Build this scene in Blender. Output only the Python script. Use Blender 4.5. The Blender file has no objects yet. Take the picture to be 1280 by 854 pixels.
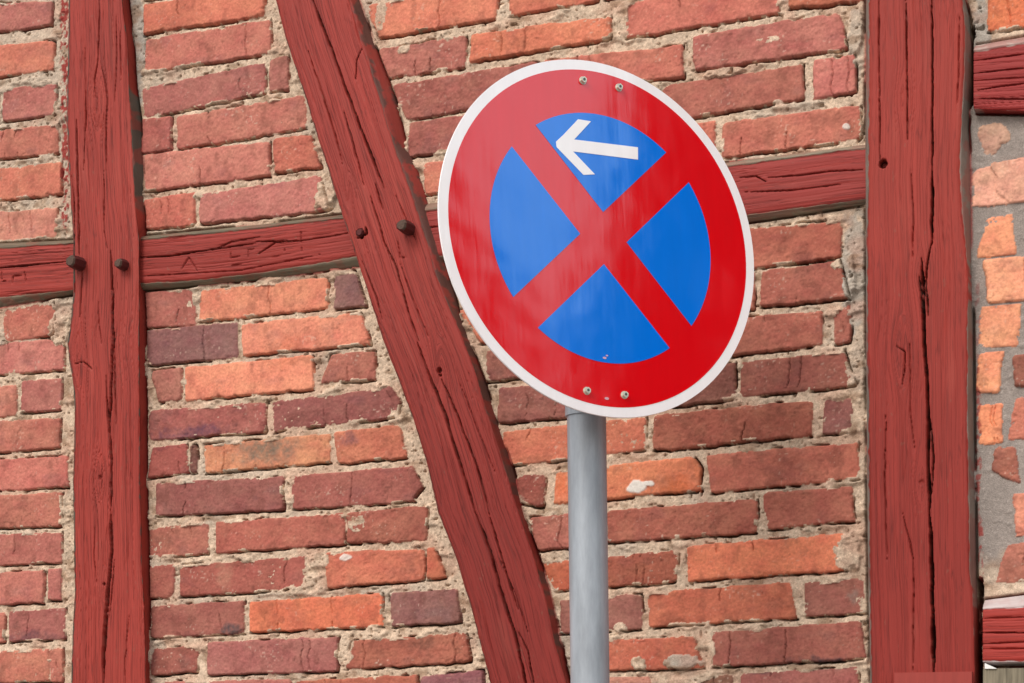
import bpy, math
import numpy as np
from mathutils import Vector, Matrix

# ------------------------------------------------------------------ camera, world, sun, exposure
F, CX, HY = 2350.0, 640.0, 928.0          # focal length and horizon of the photograph, in its own pixels
CAMH = 1.6
sc = bpy.context.scene
C = sc.collection
cam = bpy.data.objects.new('camera', bpy.data.cameras.new('camera'))
C.objects.link(cam)
cam.location = (0, 0, CAMH)
cam.rotation_euler = (math.pi / 2, 0, 0)
cam.data.sensor_width = 36
cam.data.lens = F / 1280 * 36
cam.data.shift_y = (HY - 427) / 1280
cam.data.clip_start = .05
cam.data.clip_end = 2000
sc.camera = cam
sc.view_settings.view_transform = 'Standard'
sc.view_settings.look = 'None'
sc.view_settings.exposure = 0.89
sc.view_settings.gamma = 1
try:
    sc.view_settings.use_curve_mapping = False
except Exception:
    pass
sc.cycles.use_denoising = True
sc.cycles.denoising_input_passes = 'RGB_ALBEDO_NORMAL'
sc.cycles.denoising_prefilter = 'ACCURATE'
sc.cycles.use_adaptive_sampling = False
sc.cycles.max_bounces = 6

SUN = Vector((-.48, -.60, .66)).normalized()
w = bpy.data.worlds.new('World'); sc.world = w; w.use_nodes = True
nt = w.node_tree; nt.nodes.clear()
N = nt.nodes.new; L = nt.links.new
out = N('ShaderNodeOutputWorld'); bg = N('ShaderNodeBackground'); bg.inputs[1].default_value = .1
sky = N('ShaderNodeTexSky'); sky.sky_type = 'NISHITA'; sky.sun_disc = False
sky.sun_elevation = math.asin(SUN.z); sky.sun_rotation = math.atan2(SUN.x, SUN.y)
sky.dust_density = 3.0; sky.air_density = 1.0
bgc = N('ShaderNodeBackground'); bgc.inputs[0].default_value = (1, .98, .96, 1); bgc.inputs[1].default_value = .80
mix = N('ShaderNodeMixShader'); tc = N('ShaderNodeTexCoord')
# a veil of cloud all over, and one bright bank added and shaped for the sign's reflection
nz = N('ShaderNodeTexNoise'); nz.inputs['Scale'].default_value = 2.2; nz.inputs['Detail'].default_value = 5
L(tc.outputs['Generated'], nz.inputs['Vector'])
mr = N('ShaderNodeMapRange'); mr.inputs[1].default_value = .3; mr.inputs[2].default_value = .6; mr.inputs[3].default_value = .45; mr.inputs[4].default_value = .95
L(nz.outputs['Fac'], mr.inputs[0]); L(mr.outputs[0], mix.inputs[0])
L(sky.outputs[0], bg.inputs[0]); L(bg.outputs[0], mix.inputs[1]); L(bgc.outputs[0], mix.inputs[2])
wn = N('ShaderNodeTexNoise'); wn.inputs['Scale'].default_value = 7; wn.inputs['Detail'].default_value = 4
L(tc.outputs['Generated'], wn.inputs['Vector'])
wd = N('ShaderNodeVectorMath'); wd.operation = 'DOT_PRODUCT'; wd.inputs[1].default_value = (.766, -.497, .407)
L(tc.outputs['Generated'], wd.inputs[0])
wa = N('ShaderNodeMath'); wa.operation = 'MULTIPLY_ADD'; wa.inputs[1].default_value = .03; L(wn.outputs['Fac'], wa.inputs[0]); L(wd.outputs['Value'], wa.inputs[2])
mul = N('ShaderNodeMapRange'); mul.interpolation_type = 'SMOOTHSTEP'; mul.inputs[1].default_value = .972; mul.inputs[2].default_value = .992
L(wa.outputs[0], mul.inputs[0])
bank = N('ShaderNodeBackground'); bank.inputs[0].default_value = (.62, .88, 1, 1); bank.inputs[1].default_value = 1.2
mix2 = N('ShaderNodeMixShader'); L(mul.outputs[0], mix2.inputs[0]); L(mix.outputs[0], mix2.inputs[1]); L(bank.outputs[0], mix2.inputs[2])
L(mix2.outputs[0], out.inputs[0])

sd = bpy.data.lights.new('sun', 'SUN'); sd.energy = 1.05; sd.angle = math.radians(24); sd.color = (1, .96, .9)
so = bpy.data.objects.new('sun', sd); C.objects.link(so)
so.rotation_euler = SUN.to_track_quat('Z', 'Y').to_euler()

# ------------------------------------------------------------------ helpers
PSI = math.atan(2350 / 5540)               # the wall is turned this much away from the picture plane
DW = 3.75
Rw = np.array([math.cos(PSI), -math.sin(PSI)]); Nw = np.array([-math.sin(PSI), -math.cos(PSI)])
def unp(px, py, h=0.0):
    """photograph pixel -> (s, z) on the wall plane offset by h towards the viewer"""
    px = np.asarray(px, float); py = np.asarray(py, float)
    dx = (px - CX) / F
    t = (np.dot(np.array([0, DW]), Nw) + h) / (dx * Nw[0] + Nw[1])
    return t * dx * Rw[0] + (t - DW) * Rw[1], t * (HY - py) / F + CAMH
def lin(c):
    c = np.asarray(c, float) / 255
    return np.where(c < .04045, c / 12.92, ((c + .055) / 1.055) ** 2.4)
KA = .84
def alb(c):
    return np.clip(lin(c) * KA, .002, .85)
def sstep(a, b, x):
    t = np.clip((x - a) / (b - a), 0, 1); return t * t * (3 - 2 * t)
def _hash(ix, iy, seed):
    h = (ix.astype(np.int64) * 374761393 + iy.astype(np.int64) * 668265263 + seed * 2147483647 + 12345) & 0xFFFFFFFF
    h = ((h ^ (h >> 13)) * 1274126177) & 0xFFFFFFFF
    h = ((h ^ (h >> 16)) * 2246822519) & 0xFFFFFFFF
    h ^= h >> 15
    return (h & 0xFFFFFF).astype(np.float32) / float(0xFFFFFF)
def vn(x, y, seed):
    x, y = np.broadcast_arrays(x, y)
    fx = np.floor(x); fy = np.floor(y); ix = fx.astype(np.int64); iy = fy.astype(np.int64)
    u = (x - fx).astype(np.float32); v = (y - fy).astype(np.float32)
    u = u * u * (3 - 2 * u); v = v * v * (3 - 2 * v)
    a = _hash(ix, iy, seed); b = _hash(ix + 1, iy, seed); c = _hash(ix, iy + 1, seed); d = _hash(ix + 1, iy + 1, seed)
    return ((a + (b - a) * u) * (1 - v) + (c + (d - c) * u) * v) * 2 - 1
def fbm(x, y, seed, o=3, g=.5):
    r = 0; a = 1; t = 0
    for k in range(o):
        r = r + a * vn(x * 2 ** k + 17.3 * k, y * 2 ** k - 9.1 * k, seed + 31 * k); t += a; a *= g
    return r / t
rng = np.random.default_rng(7)

def mesh_np(name, co, quads, col=None, grain=None, mats=(), smooth=True):
    me = bpy.data.meshes.new(name)
    nv, nq = len(co), len(quads)
    me.vertices.add(nv); me.vertices.foreach_set('co', np.ascontiguousarray(co, np.float32).ravel())
    me.loops.add(nq * 4); me.loops.foreach_set('vertex_index', np.ascontiguousarray(quads, np.int32).ravel())
    me.polygons.add(nq); me.polygons.foreach_set('loop_start', np.arange(nq, dtype=np.int32) * 4)
    me.polygons.foreach_set('use_smooth', np.full(nq, smooth))
    me.update(calc_edges=True)
    if col is not None:
        a = me.color_attributes.new('Col', 'FLOAT_COLOR', 'POINT')
        a.data.foreach_set('color', np.ascontiguousarray(np.c_[col, np.ones(nv)], np.float32).ravel())
    if grain is not None:
        a = me.attributes.new('grain', 'FLOAT_VECTOR', 'POINT')
        a.data.foreach_set('vector', np.ascontiguousarray(grain, np.float32).ravel())
    for m in mats: me.materials.append(m)
    return me
def link(name, me, parent=None, label=None):
    o = bpy.data.objects.new(name, me); C.objects.link(o)
    if parent is not None: o.parent = parent
    if label: o['label'] = label
    return o
def empty(name, loc, label=None, cat=None):
    o = bpy.data.objects.new(name, None); C.objects.link(o); o.location = loc
    if label: o['label'] = label
    if cat: o['category'] = cat
    return o
class MB:
    def __init__(s): s.v = []; s.f = []
    def box(s, x0, x1, y0, y1, z0, z1):
        b = len(s.v)
        s.v += [(x, y, z) for z in (z0, z1) for x, y in ((x0, y0), (x1, y0), (x1, y1), (x0, y1))]
        s.f += [tuple(b + i for i in q) for q in ((0, 3, 2, 1), (4, 5, 6, 7), (0, 1, 5, 4), (1, 2, 6, 5), (2, 3, 7, 6), (3, 0, 4, 7))]
    def prism(s, pts, fn, h0, h1, bev=0, cap0=True):
        """pts: outline in 2d; fn(a, b, h) -> 3d"""
        n = len(pts); b = len(s.v); P = np.asarray(pts, float); c = P.mean(0)
        rings = [(h0, 1)] + ([(h1 - bev, 1)] if bev else []) + [(h1, 0)]
        for h, full in rings:
            Q = P if full or not bev else c + (P - c) * (1 - bev / max(1e-6, np.abs(P - c).max()))
            s.v += [fn(a, q, h) for a, q in Q]
        for r in range(len(rings) - 1):
            for i in range(n):
                j = (i + 1) % n
                s.f.append((b + r * n + i, b + r * n + j, b + (r + 1) * n + j, b + (r + 1) * n + i))
        s.f.append(tuple(b + (len(rings) - 1) * n + i for i in range(n)))
        if cap0: s.f.append(tuple(b + i for i in reversed(range(n))))
    def build(s, name, mat, parent=None, smooth=False, label=None):
        me = bpy.data.meshes.new(name); me.from_pydata([tuple(map(float, v)) for v in s.v], [], s.f)
        import bmesh
        bm = bmesh.new(); bm.from_mesh(me); bmesh.ops.recalc_face_normals(bm, faces=bm.faces); bm.to_mesh(me); bm.free()
        if smooth:
            for p in me.polygons: p.use_smooth = True
            try: me.set_sharp_from_angle(angle=math.radians(40))
            except Exception: pass
        me.materials.append(mat)
        return link(name, me, parent, label)

def material(name, base=None, rough=.8, metal=0, spec=.3, attr=None, nscale=400, namt=.2, bump=.3, bdist=.001, stretch=None, ior=None, n2=None):
    m = bpy.data.materials.new(name); m.use_nodes = True; t = m.node_tree; p = t.nodes['Principled BSDF']
    p.inputs['Roughness'].default_value = rough; p.inputs['Metallic'].default_value = metal
    p.inputs['Specular IOR Level'].default_value = spec
    if ior: p.inputs['IOR'].default_value = ior
    n = t.nodes.new('ShaderNodeTexNoise'); n.inputs['Scale'].default_value = nscale; n.inputs['Detail'].default_value = 4; n.inputs['Roughness'].default_value = .65
    if stretch == 'grain':
        a = t.nodes.new('ShaderNodeAttribute'); a.attribute_name = 'grain'
        mp = t.nodes.new('ShaderNodeMapping'); mp.inputs['Scale'].default_value = (1, .035, 1)
        t.links.new(a.outputs['Vector'], mp.inputs[0]); t.links.new(mp.outputs[0], n.inputs['Vector'])
    else:
        a = t.nodes.new('ShaderNodeTexCoord')
        mp = t.nodes.new('ShaderNodeMapping'); mp.inputs['Scale'].default_value = stretch or (1, 1, 1)
        t.links.new(a.outputs['Object'], mp.inputs[0]); t.links.new(mp.outputs[0], n.inputs['Vector'])
    r = t.nodes.new('ShaderNodeMapRange'); r.inputs[1].default_value = .25; r.inputs[2].default_value = .75
    r.inputs[3].default_value = 1 - namt; r.inputs[4].default_value = 1 + namt
    t.links.new(n.outputs['Fac'], r.inputs[0])
    mx = t.nodes.new('ShaderNodeVectorMath'); mx.operation = 'MULTIPLY'
    if attr:
        ca = t.nodes.new('ShaderNodeAttribute'); ca.attribute_name = attr; t.links.new(ca.outputs['Color'], mx.inputs[0])
    else:
        mx.inputs[0].default_value = tuple(base)
    t.links.new(r.outputs[0], mx.inputs[1]); t.links.new(mx.outputs[0], p.inputs['Base Color'])
    if n2:   # broad tonal drift
        q = t.nodes.new('ShaderNodeTexNoise'); q.inputs['Scale'].default_value = n2[0]; q.inputs['Detail'].default_value = 4
        t.links.new(mp.outputs[0], q.inputs['Vector'])
        rr = t.nodes.new('ShaderNodeMapRange'); rr.inputs[1].default_value = .3; rr.inputs[2].default_value = .7; rr.inputs[3].default_value = 1 - n2[1]; rr.inputs[4].default_value = 1 + n2[1]
        t.links.new(q.outputs['Fac'], rr.inputs[0])
        m3 = t.nodes.new('ShaderNodeVectorMath'); m3.operation = 'MULTIPLY'
        t.links.new(mx.outputs[0], m3.inputs[0]); t.links.new(rr.outputs[0], m3.inputs[1]); t.links.new(m3.outputs[0], p.inputs['Base Color'])
    if bump:
        b = t.nodes.new('ShaderNodeBump'); b.inputs['Strength'].default_value = bump; b.inputs['Distance'].default_value = bdist
        t.links.new(n.outputs['Fac'], b.inputs['Height']); t.links.new(b.outputs[0], p.inputs['Normal'])
    return m
M_brick = material('brick', attr='Col', rough=.92, spec=.12, nscale=300, namt=.13, bump=.55, bdist=.0013)
M_mortar = material('mortar', attr='Col', rough=.95, spec=.1, nscale=420, namt=.30, bump=.8, bdist=.002)
def hairlines(m, lo_):
    t = m.node_tree; p = t.nodes['Principled BSDF']
    a = t.nodes.new('ShaderNodeAttribute'); a.attribute_name = 'grain'
    mp = t.nodes.new('ShaderNodeMapping'); mp.inputs['Scale'].default_value = (150, 2.6, 60); t.links.new(a.outputs['Vector'], mp.inputs[0])
    n = t.nodes.new('ShaderNodeTexNoise'); n.inputs['Scale'].default_value = 1; n.inputs['Detail'].default_value = 2.5; n.inputs['Distortion'].default_value = .3
    t.links.new(mp.outputs[0], n.inputs['Vector'])
    s1 = t.nodes.new('ShaderNodeMath'); s1.operation = 'SUBTRACT'; s1.inputs[1].default_value = .5; t.links.new(n.outputs['Fac'], s1.inputs[0])
    s2 = t.nodes.new('ShaderNodeMath'); s2.operation = 'ABSOLUTE'; t.links.new(s1.outputs[0], s2.inputs[0])
    q = t.nodes.new('ShaderNodeTexNoise'); q.inputs['Scale'].default_value = .12; q.inputs['Detail'].default_value = 2; t.links.new(mp.outputs[0], q.inputs['Vector'])
    th = t.nodes.new('ShaderNodeMapRange'); th.inputs[1].default_value = .42; th.inputs[2].default_value = .62; th.inputs[3].default_value = .0; th.inputs[4].default_value = .022; t.links.new(q.outputs['Fac'], th.inputs[0])
    r = t.nodes.new('ShaderNodeMath'); r.operation = 'SUBTRACT'; t.links.new(s2.outputs[0], r.inputs[0]); t.links.new(th.outputs[0], r.inputs[1])
    f = t.nodes.new('ShaderNodeMapRange'); f.inputs[1].default_value = -.012; f.inputs[2].default_value = .008; f.inputs[3].default_value = lo_; f.inputs[4].default_value = 1; t.links.new(r.outputs[0], f.inputs[0])
    src = p.inputs['Base Color'].links[0].from_socket
    mx = t.nodes.new('ShaderNodeVectorMath'); mx.operation = 'MULTIPLY'; t.links.new(src, mx.inputs[0]); t.links.new(f.outputs[0], mx.inputs[1]); t.links.new(mx.outputs[0], p.inputs['Base Color'])
    old = p.inputs['Normal'].links[0].from_socket
    b = t.nodes.new('ShaderNodeBump'); b.inputs['Strength'].default_value = .9; b.inputs['Distance'].default_value = .0015
    t.links.new(f.outputs[0], b.inputs['Height']); t.links.new(old, b.inputs['Normal']); t.links.new(b.outputs[0], p.inputs['Normal'])
M_wood = material('painted_timber', attr='Col', rough=.62, spec=.25, nscale=260, namt=.10, bump=.5, bdist=.001, stretch='grain')
hairlines(M_wood, .64)
M_wood2 = material('painted_timber_smooth', attr='Col', rough=.62, spec=.25, nscale=260, namt=.10, bump=.4, bdist=.001, stretch='grain'); hairlines(M_wood2, .80)

# ------------------------------------------------------------------ timbers: outlines read off the photograph
TB = {}
HP, HR = .030, .014
def interp_line(ts, qs):
    ts = np.asarray(ts, float); qs = np.asarray(qs, float); o = np.argsort(ts); ts, qs = ts[o], qs[o]
    s0 = (qs[1] - qs[0]) / (ts[1] - ts[0]); s1 = (qs[-1] - qs[-2]) / (ts[-1] - ts[-2])
    n = min(4, len(ts) - 1); s0 = (qs[n] - qs[0]) / (ts[n] - ts[0]); s1 = (qs[-1] - qs[-1 - n]) / (ts[-1] - ts[-1 - n])
    def f(t):
        t = np.asarray(t, float); r = np.interp(t, ts, qs)
        r = np.where(t < ts[0], qs[0] + s0 * (t - ts[0]), r); return np.where(t > ts[-1], qs[-1] + s1 * (t - ts[-1]), r)
    return f
def outline(pts, h, vertical):
    s, z = unp([p[0] for p in pts], [p[1] for p in pts], h)
    return interp_line(z, s) if vertical else interp_line(s, z)
def timber(key, kind, h, lo, f0, f1, hi, t0, t1, col, bare, col2=None):
    """lo/hi: outer (low) edges, f0/f1: edges of the painted face; t0,t1 extent along"""
    v = kind == 'v'
    TB[key] = dict(v=v, h=h, lo=outline(lo, .002, v), f0=outline(f0, h, v), f1=outline(f1, h, v), hi=outline(hi, .002, v), t0=t0, t1=t1, col=col, bare=bare, col2=col2 or col)
ZB, ZT = .42, 3.75
lpL = [(86, 0), (85, 100), (84, 150), (87, 214), (89, 260), (92, 305), (92, 370), (88, 410), (85, 430), (87, 450), (92, 480), (94, 520), (92, 600), (93, 700), (94, 740), (91, 800), (89, 854)]
lpR = [(152, 0), (157, 50), (160, 100), (163, 150), (165, 214), (169, 260), (173, 300), (173, 350), (173, 400), (173, 450), (173, 600), (175, 700), (179, 760), (181, 820), (181, 854)]
lpO = [(158, 0), (165, 60), (168, 110), (174, 150), (178, 214), (179, 290), (177, 320), (178, 360), (180, 450), (181, 600), (183, 700), (185, 780), (186, 854)]
timber('lp', 'v', HP, [(x + 5, y) for x, y in lpL], lpL, lpR, lpO, ZB, ZT, (160, 57, 47), (92, 84, 74))
brL = [(345, 0), (358, 50), (370, 85), (383, 125), (395, 165), (411, 213), (428, 269), (445, 319), (460, 364), (478, 422), (500, 478), (518, 528), (535, 583), (548, 641), (570, 697), (590, 762), (612, 850)]
brR = [(436, 0), (450, 53), (465, 95), (483, 155), (500, 205), (513, 240), (529, 290), (540, 330), (556, 374), (577, 420), (592, 460), (609, 520), (624, 565), (641, 620), (655, 660), (668, 700), (681, 745), (692, 800), (705, 845)]
brO = [(448, 0), (470, 65), (493, 125), (507, 185), (522, 214), (535, 257), (551, 307), (560, 345), (572, 389), (586, 427), (605, 480), (626, 545), (640, 588), (653, 642), (667, 682), (685, 735), (698, 792), (707, 840)]
timber('br', 'v', HP, [(x + 4, y) for x, y in brL], brL, brR, brO, ZB, ZT, (158, 56, 47), (100, 62, 54), (138, 44, 37))
rpL = [(1086, 0), (1086, 100), (1085, 200), (1084, 350), (1085, 480), (1086, 640), (1088, 760), (1089, 854)]
rpLo = [(1082, 0), (1082, 100), (1081, 200), (1083, 350), (1083, 480), (1084, 640), (1086, 760), (1088, 854)]
rpR = [(1202, 0), (1205, 22), (1206, 40), (1204, 100), (1202, 150), (1199, 214), (1202, 264), (1208, 314), (1211, 364), (1209, 428), (1209, 528), (1211, 642), (1212, 717), (1216, 742), (1218, 852)]
rpO = [(1206, 0), (1211, 22), (1213, 60), (1213, 110), (1209, 160), (1212, 200), (1213, 300), (1215, 400), (1216, 500), (1218, 640), (1219, 700), (1220, 760), (1221, 854)]
timber('rp', 'v', HP + .004, rpLo, rpL, rpR, rpO, ZB, ZT, (158, 55, 45), (128, 114, 104), (144, 47, 39))
def sz(px, py): return [float(q) for q in unp(px, py)]
SL = float(unp(-420, 300)[0]); SR = float(unp(1780, 300)[0])
s_lp = float(unp(130, 300)[0]); s_rp = float(unp(1150, 300)[0])
# rails: 'lo' is the under edge, 'hi' the upper edge
timber('rA', 'h', HR, [(-60, 391), (0, 384), (90, 367)], [(-60, 376), (0, 371), (90, 362)], [(-60, 318), (0, 311), (50, 307), (90, 305)], [(-60, 312), (0, 304), (90, 300)], SL, s_lp, (158, 55, 46), (120, 104, 86))
timber('rC', 'h', HR, [(170, 363), (250, 356), (320, 349), (447, 333)], [(170, 354), (250, 350), (320, 341), (400, 328), (447, 319)], [(170, 300), (320, 286), (380, 278), (430, 273)], [(170, 296), (320, 281), (430, 268)], s_lp, float(unp(460, 300)[0]), (152, 53, 45), (118, 106, 88))
timber('rE', 'h', HR, [(530, 330), (960, 273), (1085, 254)], [(530, 322), (960, 265), (1085, 248)], [(530, 264), (960, 201), (1085, 185)], [(530, 255), (960, 196), (1085, 180)], float(unp(500, 300)[0]), s_rp, (152, 54, 48), (140, 126, 108))
timber('rG', 'h', HR + .006, [(1217, 140), (1280, 141)], [(1217, 136), (1280, 138)], [(1217, 65), (1280, 54)], [(1217, 57), (1280, 46)], float(unp(1217, 90, .02)[0]), SR, (152, 50, 47), (185, 160, 150))
timber('rI', 'h', HR + .012, [(1225, 832), (1280, 832)], [(1225, 826), (1280, 826)], [(1225, 762), (1280, 759)], [(1225, 751), (1280, 744)], float(unp(1229, 790, .02)[0]), SR, (164, 56, 48), (200, 185, 182))
sB, zB = unp([-420, 1780], [1545, 1545]); zz = .46
for k, (za, zb2) in dict(sill=(.36, .52), plate=(3.66, 3.86)).items():
    flat = lambda q: (lambda t: np.full(np.shape(t), q, float))
    TB[k] = dict(v=False, h=HP + .006, lo=flat(za), f0=flat(za + .01), f1=flat(zb2 - .01), hi=flat(zb2), t0=SL - .05, t1=SR + .05, col=(165, 60, 56), bare=(120, 105, 90), col2=(165, 60, 56))

def timber_depth(S, Z):
    """how deep (m) each point lies inside a timber's foot on the wall; negative outside"""
    best = np.full(S.shape, -1.0); 
    for T in TB.values():
        q, t = (S, Z) if T['v'] else (Z, S)
        a, b = T['lo'](t), T['hi'](t)
        d = np.minimum(q - a, b - q); d = np.where((t < T['t0']) | (t > T['t1']), -1, d)
        best = np.maximum(best, d)
    return best

# cracks in the timbers: (timber, half width px, depth m, polyline px)
CR = [
 ('lp', 2.0, .05, [(138, 314), (140, 354), (141, 428), (140, 440), (139, 478), (136, 530), (139, 578), (138, 641)]),
 ('lp', 2.5, .06, [(138, 641), (138, 660), (139, 692), (136, 724), (132, 767), (129, 817), (129, 870)]),
 ('lp', 1.3, .03, [(143, 415), (143, 470), (144, 510), (145, 530)]), ('lp', 1.4, .03, [(132, 470), (134, 520), (139, 570)]),
 ('lp', 1.2, .02, [(137, 735), (133, 790), (132, 812)]), ('lp', 1.1, .012, [(143, 700), (139, 745), (136, 775)]),
 ('lp', 1.3, .014, [(124, 0), (124, 30), (122, 80), (118, 100), (119, 122)]), ('lp', 1.1, .012, [(127, 85), (131, 100), (134, 125), (132, 160), (133, 213)]),
 ('lp', 1.1, .01, [(130, 214), (130, 290), (134, 310)]), ('lp', 1.1, .01, [(150, 38), (151, 100)]), ('lp', 1.6, .014, [(95, 150), (97, 229), (99, 320)]),
 ('lp', 1.0, .01, [(123, 375), (123, 404), (127, 430)]), ('lp', 1.4, .02, [(89, 220), (93, 262), (92, 320), (93, 366)]),
 ('lp', 1.2, .02, [(103, 340), (101, 372), (99, 400)]), ('lp', 1.0, .01, [(106, 60), (107, 140), (104, 213)]), ('lp', .9, .008, [(145, 20), (146, 70), (143, 130)]),
 ('lp', 1.0, .01, [(118, 660), (117, 700), (121, 730)]), ('lp', .9, .008, [(161, 770), (156, 830), (157, 860)]), ('lp', 1.2, .01, [(94, 455), (104, 452), (115, 462)]),
 ('br', 1.6, .03, [(391, 0), (402, 30), (413, 58), (428, 100), (443, 140), (456, 175), (468, 205), (480, 235)]),
 ('br', 1.2, .015, [(430, 140), (440, 175), (450, 213), (455, 232)]), ('br', 1.3, .02, [(463, 245), (480, 302), (495, 334), (510, 389), (523, 427)]),
 ('br', 1.7, .03, [(521, 428), (538, 473), (556, 516), (566, 553), (583, 603), (594, 641)]), ('br', 1.5, .02, [(551, 473), (564, 500), (578, 536), (596, 583), (611, 641)]),
 ('br', 1.7, .03, [(594, 641), (604, 665), (613, 690), (630, 752), (643, 790), (652, 830), (660, 870)]), ('br', 1.3, .02, [(611, 641), (622, 680), (637, 730), (648, 762)]),
 ('br', 1.3, .02, [(469, 230), (473, 245), (479, 262)]), ('br', 1.0, .01, [(384, 60), (400, 110), (418, 165), (428, 205)]), ('br', 1.0, .012, [(452, 60), (446, 75), (444, 100)]),
 ('br', 1.2, .015, [(452, 325), (470, 370), (478, 400)]), ('br', 1.0, .01, [(500, 330), (515, 372), (535, 420)]), ('br', 1.0, .01, [(495, 245), (510, 280), (520, 300)]),
 ('br', .9, .008, [(575, 480), (598, 540), (618, 590)]), ('br', .9, .008, [(625, 700), (645, 745), (660, 790)]), ('br', 1.6, .02, [(446, 298), (452, 296), (458, 292), (457, 284)]),
 ('br', 1.0, .008, [(497, 300), (500, 322), (508, 322)]), ('br', 1.2, .02, [(648, 790), (660, 815), (668, 860)]),
 ('rp', 1.0, .014, [(1132, 0), (1134, 100), (1134, 175)]), ('rp', 1.4, .03, [(1165, 0), (1165, 100), (1165, 214)]), ('rp', 1.9, .04, [(1165, 214), (1165, 305)]),
 ('rp', 1.3, .02, [(1165, 300), (1161, 318), (1158, 340), (1158, 360)]), ('rp', 1.8, .05, [(1152, 322), (1153, 345), (1154, 370), (1155, 428), (1158, 466), (1160, 516), (1160, 578), (1162, 642)]),
 ('rp', 1.2, .02, [(1155, 345), (1159, 372), (1160, 395)]), ('rp', 1.3, .02, [(1161, 516), (1167, 573), (1164, 616)]), ('rp', 1.3, .02, [(1149, 345), (1151, 372), (1153, 395)]),
 ('rp', 2.1, .06, [(1162, 642), (1164, 692), (1166, 767), (1167, 843)]), ('rp', 1.0, .01, [(1098, 2), (1099, 100), (1100, 200)]), ('rp', .9, .008, [(1139, 214), (1141, 270), (1141, 320)]),
 ('rp', .9, .008, [(1107, 520), (1106, 600), (1109, 700)]), ('rp', .9, .008, [(1128, 640), (1142, 700), (1141, 840)]), ('rp', 1.0, .01, [(1127, 480), (1131, 460), (1131, 440), (1120, 432)]),
 ('rp', .9, .007, [(1199, 20), (1198, 90), (1196, 140)]), ('rp', .9, .007, [(1137, 430), (1138, 520), (1143, 560)]),
 ('rC', 1.2, .015, [(172, 322), (210, 320), (250, 314), (320, 304)]), ('rC', 1.0, .01, [(265, 313), (290, 302), (325, 296)]), ('rC', 1.1, .012, [(320, 302), (375, 301), (410, 296), (440, 290)]),
 ('rC', 1.0, .005, [(226, 338), (236, 322), (246, 338)]), ('rC', 1.0, .005, [(288, 315), (289, 332), (302, 330)]), ('rC', 1.0, .005, [(288, 322), (300, 320)]), ('rC', 1.0, .005, [(281, 318), (281, 332)]), ('rC', 1.0, .005, [(310, 329), (310, 312), (318, 311)]),
 ('rC', 1.1, .006, [(356, 292), (356, 314)]), ('rC', 1.1, .006, [(376, 290), (377, 314)]), ('rC', .9, .006, [(180, 345), (300, 338), (400, 318)]), ('rC', .9, .01, [(322, 318), (345, 303), (356, 303)]),
 ('rA', 1.2, .015, [(-40, 338), (0, 335), (20, 333), (50, 330), (85, 327)]), ('rA', 1.3, .006, [(2, 340), (2, 352), (8, 351)]), ('rA', 1.3, .006, [(15, 338), (16, 354), (17, 345), (27, 344)]), ('rA', 1.3, .006, [(30, 340), (33, 353)]),
 ('rE', 1.0, .01, [(960, 222), (1000, 219), (1040, 214), (1083, 212)]), ('rE', 1.0, .01, [(930, 240), (990, 238), (1060, 229)]), ('rE', 1.1, .006, [(992, 215), (991, 228)]), ('rE', 1.0, .01, [(925, 222), (945, 220), (958, 227)]), ('rE', .9, .008, [(533, 285), (549, 283)]),
 ('rG', 1.1, .012, [(1217, 92), (1250, 88), (1290, 84)]), ('rG', 1.1, .01, [(1222, 113), (1250, 108), (1290, 103)]), ('rG', 1.1, .008, [(1217, 76), (1290, 66)]), ('rG', 1.1, .01, [(1225, 123), (1290, 124)]), ('rG', 1., .008, [(1217, 101), (1290, 96)]),
 ('rI', 1.1, .01, [(1228, 791), (1290, 791)]), ('rI', 1.1, .008, [(1228, 805), (1290, 802)]), ('rI', 1.1, .006, [(1228, 773), (1290, 771)]), ('rI', 1.3, .006, [(1228, 811), (1290, 811)]),
]
HOLES = [('rp', 1104, 205, 5.0, .03), ('lp', 130, 730, 2.2, .012), ('lp', 125, 597, 3, .006), ('br', 549, 463, 3.5, .012), ('br', 550, 469, 2, .01), ('lp', 124, 128, 5, -.001), ('br', 452, 296, 3, .02),
         ('rp', 1152, 603, 3, .003), ('rI', 1300, 800, 2, .002)]
KNOTS = {'lp': [(124, 128, 14), (99, 450, 13), (125, 597, 11), (130, 730, 8)], 'br': [(549, 463, 12), (436, 236, 7)], 'rp': [(1131, 125, 9), (1128, 440, 14), (1151, 603, 8), (1150, 345, 8)]}
wall = empty('half_timbered_wall', (0, 0, 0), 'old timber framed wall, oxblood red posts, brace and rails filled with weathered brickwork', 'wall')
wall['kind'] = 'thing'
wall.location = (0, DW, 0); wall.rotation_euler = (0, 0, -PSI)
def segdist(X, Y, P):
    best = np.full(X.shape, 9.0)
    for (x0, y0), (x1, y1) in zip(P[:-1], P[1:]):
        dx, dy = x1 - x0, y1 - y0; l = dx * dx + dy * dy + 1e-12
        u = np.clip(((X - x0) * dx + (Y - y0) * dy) / l, 0, 1)
        best = np.minimum(best, np.hypot(X - x0 - u * dx, Y - y0 - u * dy))
    return best
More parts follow.
